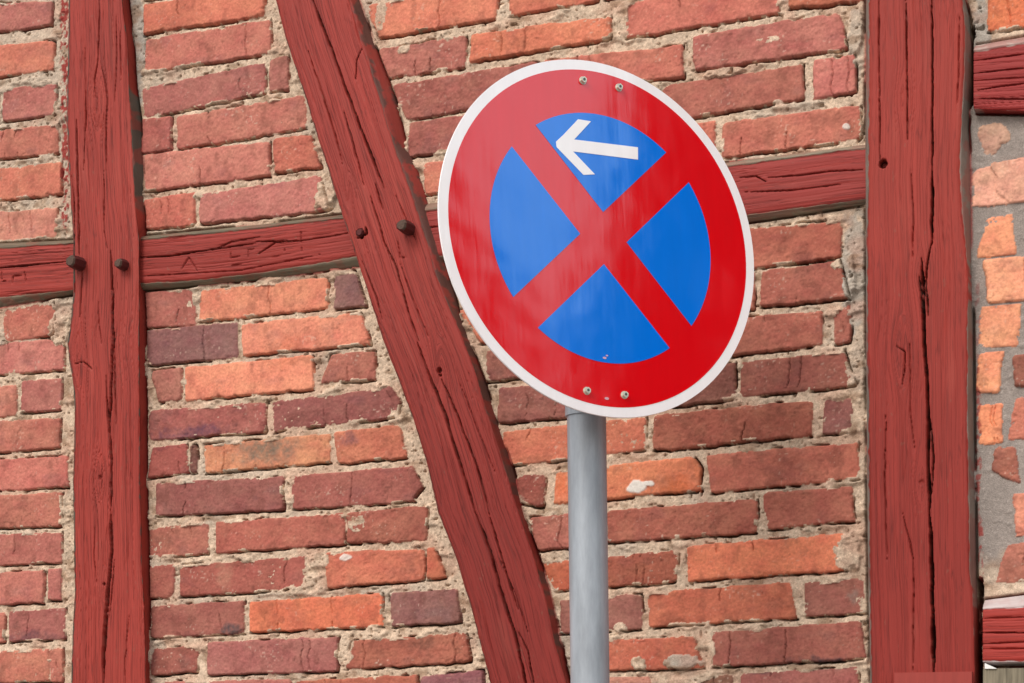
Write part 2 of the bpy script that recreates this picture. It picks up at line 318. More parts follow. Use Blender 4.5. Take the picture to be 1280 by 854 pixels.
def build_timber(key, name, label=None, seed=0, step=.0015, fine=None):
    T = TB[key]; v = T['v']
    lo_t, hi_t = fine or (T['t0'], T['t1'])
    lo_t = max(lo_t, T['t0']); hi_t = min(hi_t, T['t1'])
    t = np.concatenate([np.arange(T['t0'], lo_t, .006), np.arange(lo_t, hi_t, step * 1.3), np.arange(hi_t, T['t1'] + .003, .006)])
    wd = float(np.mean(T['f1'](t) - T['f0'](t)))
    nf = max(24, int(wd / (step * .85)))
    u = np.linspace(0, 1, nf)
    a, f0, f1, b = (T[k](t)[:, None] for k in ('lo', 'f0', 'f1', 'hi'))
    nb = 9; ub = np.linspace(0, 1, nb + 1)[:-1]
    wob = lambda sd: (.0007 * fbm(t / .012, t * 0, seed + sd, 3) + .0010 * fbm(t / .06, t * 0, seed + sd + 5, 2))[:, None]
    f0 = f0 + wob(1); f1 = f1 + wob(2)
    back = -.10
    Q = np.concatenate([a, a + (f0 - a) * ub, f0 + (f1 - f0) * u, b + (f1 - b) * ub[::-1], b], 1)
    hb = np.sin(ub * math.pi / 2) * T['h']
    Hh = np.concatenate([[back], hb, np.full(nf, T['h']), hb[::-1], [back]])[None].repeat(len(t), 0)
    Tt = t[:, None] + 0 * Q
    X, Y = (Q, Tt) if v else (Tt, Q)
    cen = (f0 + f1) / 2; qc = Q - cen; G = Tt.copy()
    for kx, ky, kr in KNOTS.get(key, []):
        ks, kz = unp(kx, ky, T['h']); kq, kt = (ks, kz) if v else (kz, ks)
        r = kr * .0016; dq = Q - kq; dt = (Tt - kt) / 2.2; dd = np.hypot(dq, dt)
        qc = qc - np.sign(dq) * r * .9 * np.exp(-(dd / (r * 1.2)) ** 2) * np.minimum(1, np.abs(dq) / (r * .25))
    face = np.zeros(Q.shape, bool); face[:, 1 + nb:1 + nb + nf] = True
    side = ~face
    e = np.minimum(Q - f0, f1 - Q)
    D = -.0035 * np.exp(-np.clip(e, 0, 1) / .0028) * face
    D = D + .0012 * fbm(qc / .05, G / .5, seed, 2) + .00045 * fbm(qc / .004, G / .14, seed + 3, 3)
    msk = sstep(-.35, .3, fbm(qc / .03, G / .3, seed + 9, 2))
    gf = {'rp': .35, 'lp': .6, 'br': .6}.get(key, .7)
    for k, (wq, wt, th, dp) in enumerate(((.0052, .60, .90, .0019), (.0095, .9, .955, .0045), (.0032, .30, .84, .0011))):
        rg = 1 - np.abs(fbm(qc / wq, G / wt + .3 * vn(qc / .03, G / .3, seed + 50), seed + 11 + k, 2, .3))
        D = D - gf * dp * sstep(th, 1, rg) * (.25 + .75 * msk)
    cav = np.zeros(Q.shape)
    for ck, hw, dp, P in CR:
        if ck != key: continue
        s, z = unp([p[0] for p in P], [p[1] for p in P], T['h'])
        m = (X > s.min() - .01) & (X < s.max() + .01) & (Y > z.min() - .01) & (Y < z.max() + .01)
        jit = .0009 * vn(X[m] / .03, Y[m] / .018, 5)
        d = segdist(X[m] + jit, Y[m], list(zip(s, z))); tt = Y[m] if v else X[m]; ta, tb = (z.min(), z.max()) if v else (s.min(), s.max()); tap = np.clip(np.minimum(tt - ta, tb - tt) / min(.05, (tb - ta) * .4) + .25, .25, 1); hwm = hw * .00165 * (1 + .25 * vn(X[m] / .05, Y[m] / .03, 77)) * .95 * tap * (1 if hw > 1.5 else .78)
        k = 1 - sstep(hwm * .55, hwm * 1.15, d)
        cav[m] = np.maximum(cav[m], k * dp); D[m] -= .0006 * np.exp(-(d / .003) ** 2)
    for ck, hx, hy, hr, dp in HOLES:
        if ck != key: continue
        s, z = unp(hx, hy, T['h']); d = np.hypot(X - s, Y - z) + .001 * vn(X / .003, Y / .003, 8)
        k = 1 - sstep(hr * .0016 * .6, hr * .0016 * 1.1, d); cav = np.maximum(cav, k * dp) if dp > 0 else cav
    D = D - cav * face
    D[:, 0] = 0; D[:, -1] = 0
    Hh = Hh + D
    # colour: paint on the face, bare grey wood on the wane
    c1, c2 = alb(T['col']), alb(T['col2'])
    k = sstep(2.7, 1.9, Y)[..., None]
    col = c1 * (1 - k) + c2 * k
    tone = 1 + .12 * fbm(qc / .008, G / .30, seed + 21, 3) + .05 * fbm(qc / .003, G / .1, seed + 22, 2) + .08 * fbm(qc / .06, G / .12, seed + 25, 3)
    col = col * tone[..., None]
    fade = sstep(.2, .8, fbm(qc / .02, G / .15, seed + 33, 3))[..., None]
    col = col * (1 - .18 * fade) + .18 * fade * alb((186, 92, 78))
    darkgrain = sstep(.93, 1, 1 - np.abs(fbm(qc / .006, G / .2, seed + 41, 2, .3)))[..., None]
    col = col * (1 - .25 * darkgrain)
    bare = alb(T['bare']) * (1 + .25 * fbm(qc / .006, G / .05, seed + 61, 3))[..., None]
    lim = (e + .0022 * fbm(qc / .01, G / .015, seed + 71, 3))
    pb = sstep(.0006, -.0006, lim + .0)[..., None]; kp = {'lp': .45, 'rp': .35, 'rI': .12, 'rG': .4, 'rC': .25, 'rA': .25, 'rE': .25}.get(key, .8)
    keep = sstep(-.02, .16, fbm(qc / .012, G / .035, seed + 81, 4, .6))[..., None] * side[..., None]   # paint that still clings to the wane
    pb = pb * (1 - kp * keep)
    chip = (sstep(.62, .70, fbm(qc / .006, G / .018, seed + 91, 3)) * (.9 if key in ('rC', 'rA') else .55))[..., None]
    chip = chip * face[..., None] * (0 if key == 'rI' else .5); col = col * (1 - chip) + chip * alb((128, 96, 80))
    col = col * (1 - pb) + bare * pb
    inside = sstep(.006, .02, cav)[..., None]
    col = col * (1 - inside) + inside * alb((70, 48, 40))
    n, m = Q.shape
    idx = np.arange(n * m).reshape(n, m)
    quads = np.stack([idx[:-1, :-1], idx[:-1, 1:], idx[1:, 1:], idx[1:, :-1]], -1).reshape(-1, 4)
    if not v: quads = quads[:, ::-1]
    # back face and ends as quads
    extra = np.stack([idx[:-1, -1], idx[:-1, 0], idx[1:, 0], idx[1:, -1]], -1)
    if not v: extra = extra[:, ::-1]
    caps = []
    for r in (0, n - 1):
        for j in range(m // 2 - 1):
            caps.append((idx[r, j], idx[r, j + 1], idx[r, m - 2 - j], idx[r, m - 1 - j]))
    quads = np.concatenate([quads, extra, np.array(caps)])
    me = mesh_np(name, np.stack([X, -Hh, Y], -1).reshape(-1, 3), quads, col.reshape(-1, 3), np.stack([qc, G, Hh], -1).reshape(-1, 3), [M_wood2 if key == 'rp' else M_wood])
    return link(name, me, wall, label)
vz0 = float(unp(640, 875)[1]) - .03; vz1 = float(unp(0, -20)[1]) + .02
vs0 = float(unp(-20, 0)[0]); vs1 = float(unp(1300, 0)[0])
lp = build_timber('lp', 'post', 'red post with a long black split, narrower of the two posts', 100, fine=(vz0, vz1))
br = build_timber('br', 'brace', None, 200, fine=(vz0, vz1))
rp = build_timber('rp', 'post', 'wide red post with a deep curving split', 300, fine=(vz0, vz1))
build_timber('rA', 'rail', None, 400, fine=(vs0, vs1)); build_timber('rC', 'rail', 'red rail with scratched carpenter marks', 500, fine=(vs0, vs1))
build_timber('rE', 'rail', None, 600, fine=(vs0, vs1)); build_timber('rG', 'rail', None, 700, fine=(vs0, vs1)); build_timber('rI', 'rail', None, 800, fine=(vs0, vs1))
build_timber('sill', 'sill_beam', None, 900, step=.006); build_timber('plate', 'top_beam', None, 950, step=.006)

# ------------------------------------------------------------------ masonry: every brick read off the photograph
O = (226, 116, 84); OB = (230, 108, 72); R = (186, 90, 76); RD = (152, 70, 64); RM = (180, 86, 80); RK = (132, 64, 62); MV = (136, 82, 76); RO = (204, 98, 76)
def q4(xl, xr, a, b, c, d): return [(xl, a), (xr, b), (xr, d), (xl, c)]
BR = []
def B(xl, xr, a, b, c, d, col, rough=.3, cracks=()): BR.append((q4(xl, xr, a, b, c, d), col, rough, cracks))
def Bq(tl, tr, brr, bl, col, rough=.3, cracks=()): BR.append(([tl, tr, brr, bl], col, rough, cracks))
# A
B(-75, 64, 8, 2, 48, 31, RM, .4); B(-60, 64, -38, -45, -5, -8, RO); B(-90, 66, 64, 51, 108, 86, RO, .2); B(3, 69, 112, 104, 151, 142, RM, .5); B(-70, -4, 119, 113, 160, 153, RM)
B(-60, 72, 168, 156, 204, 191, R); B(-95, 75, 222, 203, 260, 243, RO, .2); B(-70, 70, 270, 260, 309, 296, (206, 112, 94), .3)
# B
B(3, 68, 386, 378, 427, 418, (184, 86, 72), .7); B(-60, -4, 392, 387, 434, 428, R); B(-90, 79, 436, 423, 475, 462, (190, 94, 86), .3, (.6, .68)); B(26, 76, 477, 473, 516, 512, RM, .3); B(-60, 20, 488, 482, 526, 519, (196, 100, 84), .4)
B(-80, 74, 532, 523, 572, 559, R); B(-50, 84, 578, 570, 616, 608, (192, 88, 78), .2); B(-85, 76, 624, 616, 664, 657, R, .4); B(-70, 76, 672, 665, 709, 703, (176, 82, 74), .3, (.6,)); B(-60, 54, 720, 714, 759, 753, (188, 90, 80)); B(60, 75, 712, 711, 750, 750, RM)
B(11, 80, 765, 760, 802, 799, (160, 76, 72), .4); B(-70, 5, 771, 766, 808, 802, R); B(-70, 60, 817, 812, 855, 852, (196, 96, 78), .4); B(61, 77, 812, 811, 853, 853, R); B(-40, 80, 862, 858, 900, 898, RM)
# C
B(179, 335, -45, -70, -1, -28, RO); B(179, 330, 6, -18, 42, 19, (208, 96, 72), .15, (.3,)); B(181, 337, 49, 24, 90, 66, (200, 98, 84), .2, (.82,)); Bq((177, 110), (330, 78), (330, 116), (177, 148), (178, 86, 80), .3, (.8,)); B(337, 360, 75, 69, 115, 111, (178, 90, 82), .7)
B(177, 213, 149, 146, 191, 187, (176, 76, 70), .3); B(221, 381, 146, 119, 186, 160, (190, 94, 82), .5, (.25,)); B(180, 336, 193, 178, 239, 219, (196, 98, 86), .35, (.45,)); Bq((343, 174), (388, 170), (401, 209), (343, 215), (190, 84, 68), .6)
B(180, 242, 250, 242, 286, 281, (196, 86, 72), .3, (.35, .5)); Bq((250, 244), (400, 220), (412, 263), (250, 279), (182, 88, 82), .5)
# D
B(180, 243, 365, 361, 409, 407, (168, 78, 70), .4); Bq((250, 363), (409, 347), (409, 385), (248, 402), O, .1, (.55,)); Bq((417, 343), (443, 339), (457, 382), (417, 385), (134, 82, 80), .2)
B(184, 296, 413, 403, 456, 446, (128, 76, 76), .3); Bq((302, 406), (451, 391), (462, 430), (304, 444), (222, 114, 86), .2); Bq((188, 463), (225, 460), (226, 499), (198, 503), (168, 84, 74), .5); B(232, 390, 460, 445, 500, 486, (230, 118, 86), .1)
Bq((414, 443), (468, 439), (468, 474), (400, 478), (172, 82, 70), .4); B(186, 331, 514, 502, 550, 540, (160, 72, 68), .6); Bq((340, 502), (487, 484), (500, 505), (341, 539), (136, 66, 64), .4); Bq((470, 486), (488, 484), (500, 503), (498, 522), (140, 68, 66), .4)
Bq((341, 503), (480, 486), (492, 522), (342, 538), (138, 66, 64), .4); Bq((190, 560), (232, 555), (235, 590), (185, 597), (156, 62, 58), .3); B(238, 245, 556, 556, 592, 591, (110, 66, 60), .6)
B(255, 412, 557, 542, 592, 577, (206, 112, 78), .1, (.15,)); Bq((417, 541), (500, 532), (507, 571), (423, 579), (204, 98, 72), .6); B(196, 353, 605, 596, 645, 637, (146, 72, 68), .2); Bq((365, 595), (513, 583), (518, 627), (365, 636), (154, 70, 64), .4, (.5,)); Bq((505, 584), (515, 583), (528, 608), (516, 626), (150, 70, 64), .4)
B(182, 259, 661, 654, 698, 692, (168, 80, 68), .3); Bq((270, 654), (429, 642), (430, 680), (271, 691), (178, 78, 66), .3); B(434, 534, 643, 633, 679, 674, (160, 72, 60), .7); B(183, 216, 709, 706, 748, 745, (164, 74, 64), .3); B(224, 380, 708, 696, 746, 735, (158, 68, 60), .3, (.85,))
Bq((405, 692), (530, 686), (530, 724), (408, 735), (202, 92, 68), .6); Bq((535, 686), (543, 685), (557, 721), (534, 724), (200, 88, 62), .3); B(188, 304, 758, 752, 797, 792, (154, 74, 66), .4, (.75,)); B(312, 478, 753, 743, 790, 783, (224, 98, 62), .15, (.22, .63)); Bq((488, 742), (571, 737), (574, 778), (490, 783), (128, 74, 72), .3)
B(188, 246, 811, 807, 845, 840, (152, 70, 62), .7); B(260, 421, 804, 797, 843, 839, (166, 82, 78), .3); Bq((440, 801), (582, 792), (588, 827), (432, 837), (170, 78, 62), .7, (.1, .9)); B(205, 362, 853, 850, 895, 892, RM); B(370, 520, 852, 845, 896, 890, (176, 76, 58)); B(525, 603, 847, 839, 890, 884, (130, 68, 76), .7)
# E
Bq((455, 6), (624, -22), (618, 23), (473, 47), (210, 100, 74), .1, (.55,)); B(470, 625, -42, -66, -3, -30, RO); B(636, 745, -24, -44, 19, 0, (206, 94, 70), .2); B(783, 972, 4, -28, 47, 16, (198, 90, 76), .2); B(986, 1080, -30, -40, 10, 1, (184, 82, 60), .6); B(755, 975, -40, -78, -3, -36, RM)
Bq((471, 63), (581, 44), (581, 84), (481, 98), (180, 88, 78), .7); B(588, 763, 43, 21, 77, 48, (208, 96, 68), .5); Bq((867, 45), (1048, 17), (1060, 61), (868, 87), (184, 88, 80), .6); Bq((491, 107), (672, 78), (672, 124), (508, 149), (166, 78, 70), .5); B(680, 853, 76, 57, 116, 96, (196, 92, 76), .4)
B(508, 600, 154, 140, 196, 182, (168, 80, 72), .4); B(606, 700, 139, 125, 181, 165, RM); B(828, 1003, 107, 81, 152, 123, (178, 84, 72), .3); B(1018, 1069, 76, 68, 123, 114, (204, 100, 90), .3); Bq((531, 205), (600, 194), (600, 234), (532, 243), (206, 102, 80), .3); B(820, 893, 163, 151, 203, 192, (196, 90, 72), .3); B(903, 1075, 154, 131, 197, 173, (196, 92, 76), .5)
# F
Bq((573, 388), (690, 372), (690, 412), (600, 428), (206, 100, 72), .3); B(607, 700, 438, 427, 477, 465, (148, 74, 66), .3); B(623, 708, 485, 478, 529, 521, (138, 68, 62), .3); B(628, 806, 540, 521, 583, 562, (206, 94, 68), .3, (.18,)); Bq((636, 596), (681, 593), (678, 633), (650, 629), (150, 64, 56), .5)
Bq((696, 590), (866, 572), (876, 612), (692, 629), (218, 104, 66), .1); Bq((860, 573), (867, 572), (877, 584), (874, 612), (214, 100, 60), .2); Bq((884, 569), (1071, 553), (1074, 598), (889, 615), (196, 90, 72), .3); Bq((661, 648), (752, 640), (752, 680), (670, 688), (166, 78, 68), .5); B(757, 946, 639, 624, 678, 665, (172, 76, 62), .6)
Bq((954, 617), (1065, 609), (1067, 651), (961, 661), (178, 80, 66), .4); Bq((675, 704), (752, 697), (752, 733), (690, 739), (188, 74, 50), .6); Bq((756, 697), (847, 688), (846, 727), (757, 733), (160, 68, 52), .6); B(860, 1056, 684, 668, 726, 713, (224, 102, 66), .15)
Bq((700, 752), (801, 743), (801, 786), (702, 792), (152, 80, 72), .3); Bq((809, 741), (985, 729), (995, 772), (812, 784), (202, 88, 62), .2, (.53,)); B(1006, 1082, 729, 722, 771, 766, (148, 72, 64), .4); Bq((722, 803), (866, 797), (879, 834), (722, 840), (194, 82, 60), .4); Bq((890, 791), (1075, 778), (1082, 823), (891, 833), (164, 76, 66), .4)
B(745, 812, 848, 846, 890, 890, (190, 104, 90), .9); B(872, 915, 850, 844, 890, 886, (120, 72, 58), .6); B(927, 1072, 843, 834, 884, 876, (158, 74, 70), .4)
B(850, 1050, 293, 277, 345, 321, (184, 82, 66), .4); Bq((952, 339), (1050, 327), (1061, 372), (952, 383), (164, 74, 62), .3); B(800, 942, 352, 340, 398, 386, R); B(915, 1027, 399, 389, 444, 430, (176, 80, 66), .35); B(1043, 1062, 387, 381, 429, 427, (160, 72, 62), .4)
Bq((925, 453), (1053, 439), (1069, 482), (925, 496), (152, 72, 62), .3); B(830, 918, 464, 454, 508, 499, (118, 64, 56), .4); Bq((817, 519), (1015, 501), (1014, 544), (817, 563), (168, 76, 60), .55); Bq((1030, 499), (1063, 499), (1068, 538), (1028, 542), (144, 74, 70), .3)
# G
B(1235, 1335, -20, -30, 38, 29, (226, 100, 56), .3, (.27,)); B(1345, 1500, -35, -50, 27, 8, O)
# H (index recorded: these lie in the grey mortar)
nH0 = len(BR)
Bq((1222, 160), (1252, 154), (1262, 172), (1232, 196), (206, 140, 118), .9); Bq((1240, 206), (1335, 190), (1335, 243), (1217, 256), (236, 150, 122), .2); Bq((1217, 214), (1262, 206), (1262, 252), (1217, 256), (236, 150, 122), .2)
Bq((1234, 273), (1264, 268), (1267, 317), (1223, 320), (240, 134, 90), .2); Bq((1232, 327), (1335, 319), (1335, 372), (1238, 375), (240, 140, 98), .2); Bq((1228, 384), (1274, 382), (1271, 431), (1221, 432), (238, 134, 92), .2); Bq((1225, 443), (1252, 441), (1246, 489), (1221, 488), (244, 136, 90), .2)
Bq((1268, 446), (1335, 438), (1335, 478), (1271, 481), (150, 74, 62), .7); Bq((1224, 508), (1251, 507), (1251, 551), (1225, 553), (240, 126, 80), .4); Bq((1271, 500), (1335, 494), (1335, 545), (1262, 548), (194, 92, 74), .4); Bq((1246, 561), (1268, 560), (1274, 602), (1240, 588), (178, 86, 70), .8)
Bq((1268, 620), (1335, 615), (1335, 664), (1271, 668), (216, 112, 88), .3); Bq((1260, 683), (1335, 676), (1335, 724), (1245, 727), (180, 88, 74), .6)
B(1345, 1480, 185, 170, 240, 226, O); B(1345, 1480, 255, 243, 312, 300, RO); B(1345, 1480, 318, 306, 370, 360, O); B(1345, 1500, 380, 368, 430, 420, RM); B(1345, 1480, 438, 428, 480, 472, O); B(1345, 1480, 496, 488, 544, 538, R); B(1345, 1480, 560, 552, 606, 600, RO); B(1345, 1480, 618, 612, 664, 658, R); B(1345, 1480, 678, 674, 722, 718, RM)
nH1 = len(BR)

DX = .0018
S = np.concatenate([np.arange(SL, vs0, .006), np.arange(vs0, vs1, DX), np.arange(vs1, SR, .006)])
Z = np.concatenate([np.arange(.40, vz0, .007), np.arange(vz0, vz1, DX), np.arange(vz1, 3.74, .007)])
SS, ZZ = np.meshgrid(S, Z)
sh = SS.shape
WX = SS + .0018 * vn(SS / .03, ZZ / .03, 1) + .0011 * vn(SS / .010, ZZ / .010, 2) + .0005 * vn(SS / .0045, ZZ / .0045, 3)
WZ = ZZ + .0016 * vn(SS / .03, ZZ / .03, 4) + .0010 * vn(SS / .010, ZZ / .010, 5) + .0005 * vn(SS / .0045, ZZ / .0045, 6)
bd = np.full(sh, -.05, np.float32); boff = np.zeros(sh, np.float32); bro = np.zeros(sh, np.float32)
bcol = np.zeros(sh + (3,), np.float32); bedge = np.zeros(sh, np.int8); bcr = np.full(sh, .05, np.float32); bidx = np.full(sh, -1, np.int16)
def put_brick(P, col, rough, cracks, i, check=False):
    rc = np.random.default_rng(7000 + i)
    if not cracks and rc.random() < .45: cracks = tuple(rc.uniform(.12, .88, rc.integers(1, 3)))
    P = np.array(P, float); pad = .012
    x0, x1 = np.searchsorted(S, [P[:, 0].min() - pad, P[:, 0].max() + pad]); y0, y1 = np.searchsorted(Z, [P[:, 1].min() - pad, P[:, 1].max() + pad])
    if x1 <= x0 or y1 <= y0: return
    sl = (slice(y0, y1), slice(x0, x1)); X, Y = WX[sl], WZ[sl]
    if rough > .45:
        X = X + .0022 * (rough) * vn(SS[sl] / .016, ZZ[sl] / .016, 90); Y = Y + .0022 * rough * vn(SS[sl] / .016, ZZ[sl] / .016, 91)
    ds = []
    for k in range(4):                        # 0 top, 1 right, 2 bottom, 3 left; clockwise in (s, z up)
        a, b = P[k], P[(k + 1) % 4]; e = b - a; e = e / (np.hypot(*e) + 1e-9)
        ds.append((X - a[0]) * e[1] - (Y - a[1]) * e[0])
    ds = np.array(ds); kk = .0022 if rough < .45 else .004
    d = -kk * np.log(np.exp(-np.clip(ds, -.05, .2) / kk).sum(0)) + (.0030 if nH0 <= i < nH1 else .0010)
    if check and (bd[sl][d > 0] > -.0045).any(): return
    m = d > bd[sl]
    bd[sl][m] = d[m]; r = np.random.default_rng(1000 + i)
    u = (X - P[:, 0].mean()) / (np.ptp(P[:, 0]) + .01); vv = (Y - P[:, 1].mean()) / (np.ptp(P[:, 1]) + .01)
    boff[sl][m] = (r.uniform(-.0025, .0022) + u * r.uniform(-.003, .003) + vv * r.uniform(-.003, .003))[m]
    bro[sl][m] = rough; bedge[sl][m] = ds.argmin(0)[m]; bidx[sl][m] = i % 30000
    cR, cG, cB = col
    c = alb((cR + max(0, (176 - cR) * .28) + 5, cG + 22, cB + 18 + max(0, cR - 190) * .1))
    tint = 1 + .16 * fbm(X / .07 + 9 * i, Y / .05, 300, 3)[..., None] * np.array([.8, 1.3, 1.2]) + .15 * fbm(X / .03 + 5 * i, Y / .022, 301, 3)[..., None] * np.array([.2, 1.2, .7]) + .06 * r.uniform(-1, 1)
    bcol[sl][m] = (c * tint)[m]
    cr = np.full(X.shape, .05)
    for cpos in cracks:
        cu = P[0, 0] + (P[1, 0] - P[0, 0]) * cpos + .005 * vn(ZZ[sl] / .02, ZZ[sl] * 0, 400 + i) + .0012 * vn(ZZ[sl] / .004, ZZ[sl] * 0, 401 + i); seg = sstep(-.5, .1, vn(ZZ[sl] / .03, ZZ[sl] * 0, 410 + i)); cr = np.minimum(cr, np.abs(SS[sl] - cu) + .002 * (1 - seg))
    bcr[sl][m] = cr[m]
for i, (P, col, rough, cracks) in enumerate(BR):
    s, z = unp([p[0] for p in P], [p[1] for p in P]); put_brick(list(zip(s, z)), col, rough, cracks, i)
# the same brickwork carried on beyond the photograph's frame
vsa, vsb = float(unp(-15, 0)[0]), float(unp(1322, 0)[0])
pitch = .0845; zrow = .44; i = 500
pal = [O, R, RM, RD, RO, R, RD, RK, MV, RM]
while zrow < 3.7:
    s = SL - rng.uniform(0, .2)
    while s < SR:
        ln = .265 if rng.random() < .6 else .125
        cxs, czs = s + ln / 2, zrow + .036
        inside = vsa - .02 < cxs < vsb + .02 and float(unp(640, 895)[1]) < czs < vz1 - .03
        if not inside:
            put_brick([(s, zrow + .072), (s + ln, zrow + .072), (s + ln, zrow), (s, zrow)], pal[rng.integers(len(pal))], rng.uniform(.1, .7), (), i, True)
        i += 1; s += ln + .013
    zrow += pitch

TD = timber_depth(SS, ZZ)
H_zone = (SS > s_rp) & (ZZ < float(unp(1250, 100)[1])) & (ZZ > float(unp(1250, 790)[1]))
def ell(lst, lo_=.75, hi_=1.05, nz_=.35):
    r = np.zeros(sh, np.float32)
    for px, py, rx, ry, amt in lst:
        s, z = unp(px, py); sx, _ = unp(px + rx, py); _, zy = unp(px, py - ry)
        x0, x1 = np.searchsorted(S, [s - 2 * abs(sx - s), s + 2 * abs(sx - s)]); y0, y1 = np.searchsorted(Z, [z - 2 * abs(zy - z), z + 2 * abs(zy - z)]); sl = (slice(y0, y1), slice(x0, x1))
        d = np.hypot((WX[sl] - s) / (sx - s), (WZ[sl] - z) / (zy - z)) + nz_ * fbm(SS[sl] / .012, ZZ[sl] / .012, 500, 3)
        r[sl] = np.maximum(r[sl], amt * (1 - sstep(lo_, hi_, d)))
    return r
slop = ell([(799, 832, 10, 12, 1), (852, 828, 24, 11, 1), (407, 245, 14, 24, 1), (722, 70, 18, 8, .4), (1068, 40, 12, 30, .8), (1062, 350, 9, 30, .9), (1070, 470, 12, 40, .5), (1060, 690, 18, 25, .7), (545, 365, 22, 40, .9), (505, 60, 8, 8, .5),
            (400, 700, 14, 12, .7), (447, 655, 12, 12, .6), (905, 90, 30, 6, .8), (960, 50, 20, 4, .5), (475, 20, 8, 20, .3), (1052, 330, 14, 8, .8), (330, 645, 6, 5, .5), (1052, 705, 8, 8, .6), (430, 815, 12, 20, .5), (775, 785, 7, 8, .7), (236, 385, 4, 10, .2), (75, 410, 14, 22, .7)])
mrl = .35 + .5 * sstep(-.3, .4, fbm(SS / .12, ZZ / .09, 19, 2))
base_m = -.0052 + mrl * (.0032 * fbm(SS / .035, ZZ / .03, 20, 3) + .0013 * fbm(SS / .008, ZZ / .007, 23, 3) + .0011 * vn(SS / .0040, ZZ / .0036, 27))
base_m = base_m + .0007 + .0072 * sstep(.15, .65, fbm(SS / .05, ZZ / .022, 28, 3)) + slop * .011
base_m = np.where(H_zone, base_m * .4 - .0026, base_m)
near = sstep(-.03, -.004, TD); base_m = base_m + .0025 * near
d = bd
bh = boff + .0009 * fbm(SS / .014, ZZ / .011, 30, 4) + .0005 * vn(SS / .0040, ZZ / .0036, 33) + bro * (.0022 * fbm(SS / .018, ZZ / .014, 35, 3) - .0016 * sstep(.35, .75, fbm(SS / .011, ZZ / .008, 36, 2)))
bh = bh - .0014 * sstep(.5, .8, fbm(SS / .006, ZZ / .005, 38, 2)) * (.3 + bro)
crk = 1 - sstep(.0003, .0016, bcr); bh = bh + np.where(d > 0, -.0020 * np.exp(-np.clip(d, 0, 1) / .0013), -.0020 + 3.2 * d)
chipn = fbm(SS / .02, ZZ / .014, 39, 3); bh = bh - .005 * sstep(.35, .6, chipn) * np.exp(-np.clip(d, 0, 1) / .005)
base_m = np.where(d > .005, np.minimum(base_m, -.0036 + slop * .012), base_m)
isb = bh > base_m
Hf = np.maximum(bh, base_m) - .006 * crk * (d > 0)
ck = 1 - np.abs(fbm(SS / .045 + .5 * vn(ZZ / .03, SS / .03, 53), ZZ / .35, 51, 2, .3)); ckm = sstep(.0, .5, fbm(SS / .07, ZZ / .06, 52, 2))
gp = np.array([.34, -.04, -.38, .40], np.float32)[bedge]           # noise threshold per edge; the under side opens most
gn = vn(SS / .045, ZZ / .05, 45) * .65 + vn(SS / .014, ZZ / .02, 46) * .35
gw = sstep(0, .25, gn - gp)
gap = gw * (.55 + .45 * sstep(-.3, .5, vn(SS / .02, ZZ / .02, 44))) * np.exp(-((d + .0018) / np.array([.0012, .0014, .0018, .0012], np.float32)[bedge]) ** 2) * (~H_zone | (d > .003))
Hf = Hf - .026 * gap
pit = np.maximum(sstep(.60, .75, fbm(SS / .012, ZZ / .009, 48, 2)), .6 * sstep(.72, .86, vn(SS / .0055, ZZ / .005, 47))) * (~isb) * sstep(0, -.003, d); Hf = Hf - .009 * pit * ~H_zone
tgn = sstep(-.35, .1, vn(SS / .1, ZZ / .09, 49) + .4 * vn(SS / .02, ZZ / .02, 50))
tgap = tgn * np.exp(-((TD + .0016) / .0022) ** 2); Hf = Hf - .022 * tgap
Hf = np.where(TD > .002, np.minimum(Hf, -.004 - 1.0 * (TD - .002)), Hf)
# deep slots beside the wide post
for x0_, x1_, y0_, y1_ in ((1212, 1216.5, 36, 126), (1220.5, 1227.5, 728, 856)):
    a, za = unp(x0_, y1_); b, zb_ = unp(x1_, y0_)
    k = sstep(a - .001, a + .001, WX) * sstep(b + .001, b - .001, WX) * sstep(za - .01, za, ZZ) * sstep(zb_ + .01, zb_, ZZ)
    Hf = Hf - .06 * k
# colour
mc = alb((212, 186, 162)) * (1 + .14 * fbm(SS / .05, ZZ / .04, 60, 3) + .24 * fbm(SS / .007, ZZ / .006, 62, 2) + .20 * vn(SS / .0030, ZZ / .0030, 63))[..., None]
grey = np.maximum(ell([(167, 60, 16, 90, .9), (1068, 340, 18, 90, .75), (545, 350, 22, 50, .6), (1070, 60, 10, 60, .4), (80, 180, 10, 200, .35), (1225, 40, 12, 50, .9), (340, 845, 50, 8, .3), (852, 826, 24, 12, .7), (705, 820, 14, 40, .5), (35, 20, 50, 300, .3)]), .35 * sstep(.1, .6, fbm(SS / .12, ZZ / .1, 64, 3)))[..., None]
mc = mc * (1 - grey) + grey * alb((172, 164, 154)) * (1 + .2 * fbm(SS / .008, ZZ / .008, 66, 3))[..., None]
pinkm = sstep(-.1, .5, fbm(SS / .05, ZZ / .04, 67, 3))[..., None] * .35; mc = mc * (1 - pinkm) + pinkm * alb((190, 134, 112))
dirt = sstep(.15, .6, fbm(SS / .03, ZZ / .02, 68, 3))[..., None] * .6
mc = mc * (1 - dirt) + dirt * alb((138, 104, 78))
hc = alb((158, 146, 138)) * (1 + .18 * fbm(SS / .03, ZZ / .05, 70, 3) + .10 * vn(SS / .004, ZZ / .004, 71))[..., None]
hz = (H_zone * (1 - sstep(float(unp(1250, 700)[1]) + .02, float(unp(1250, 700)[1]) - .02, ZZ + .02 * vn(SS / .02, ZZ / .02, 72))))[..., None]
mc = mc * (1 - hz) + hc * hz
light_sand = sstep(.55, .9, vn(SS / .0035, ZZ / .0035, 73))[..., None]; mc = mc * (1 + .32 * light_sand)
bcol = bcol * .87 + .13 * (bcol @ np.array([.35, .5, .15], np.float32))[..., None] * np.array([1.25, .95, .8], np.float32)
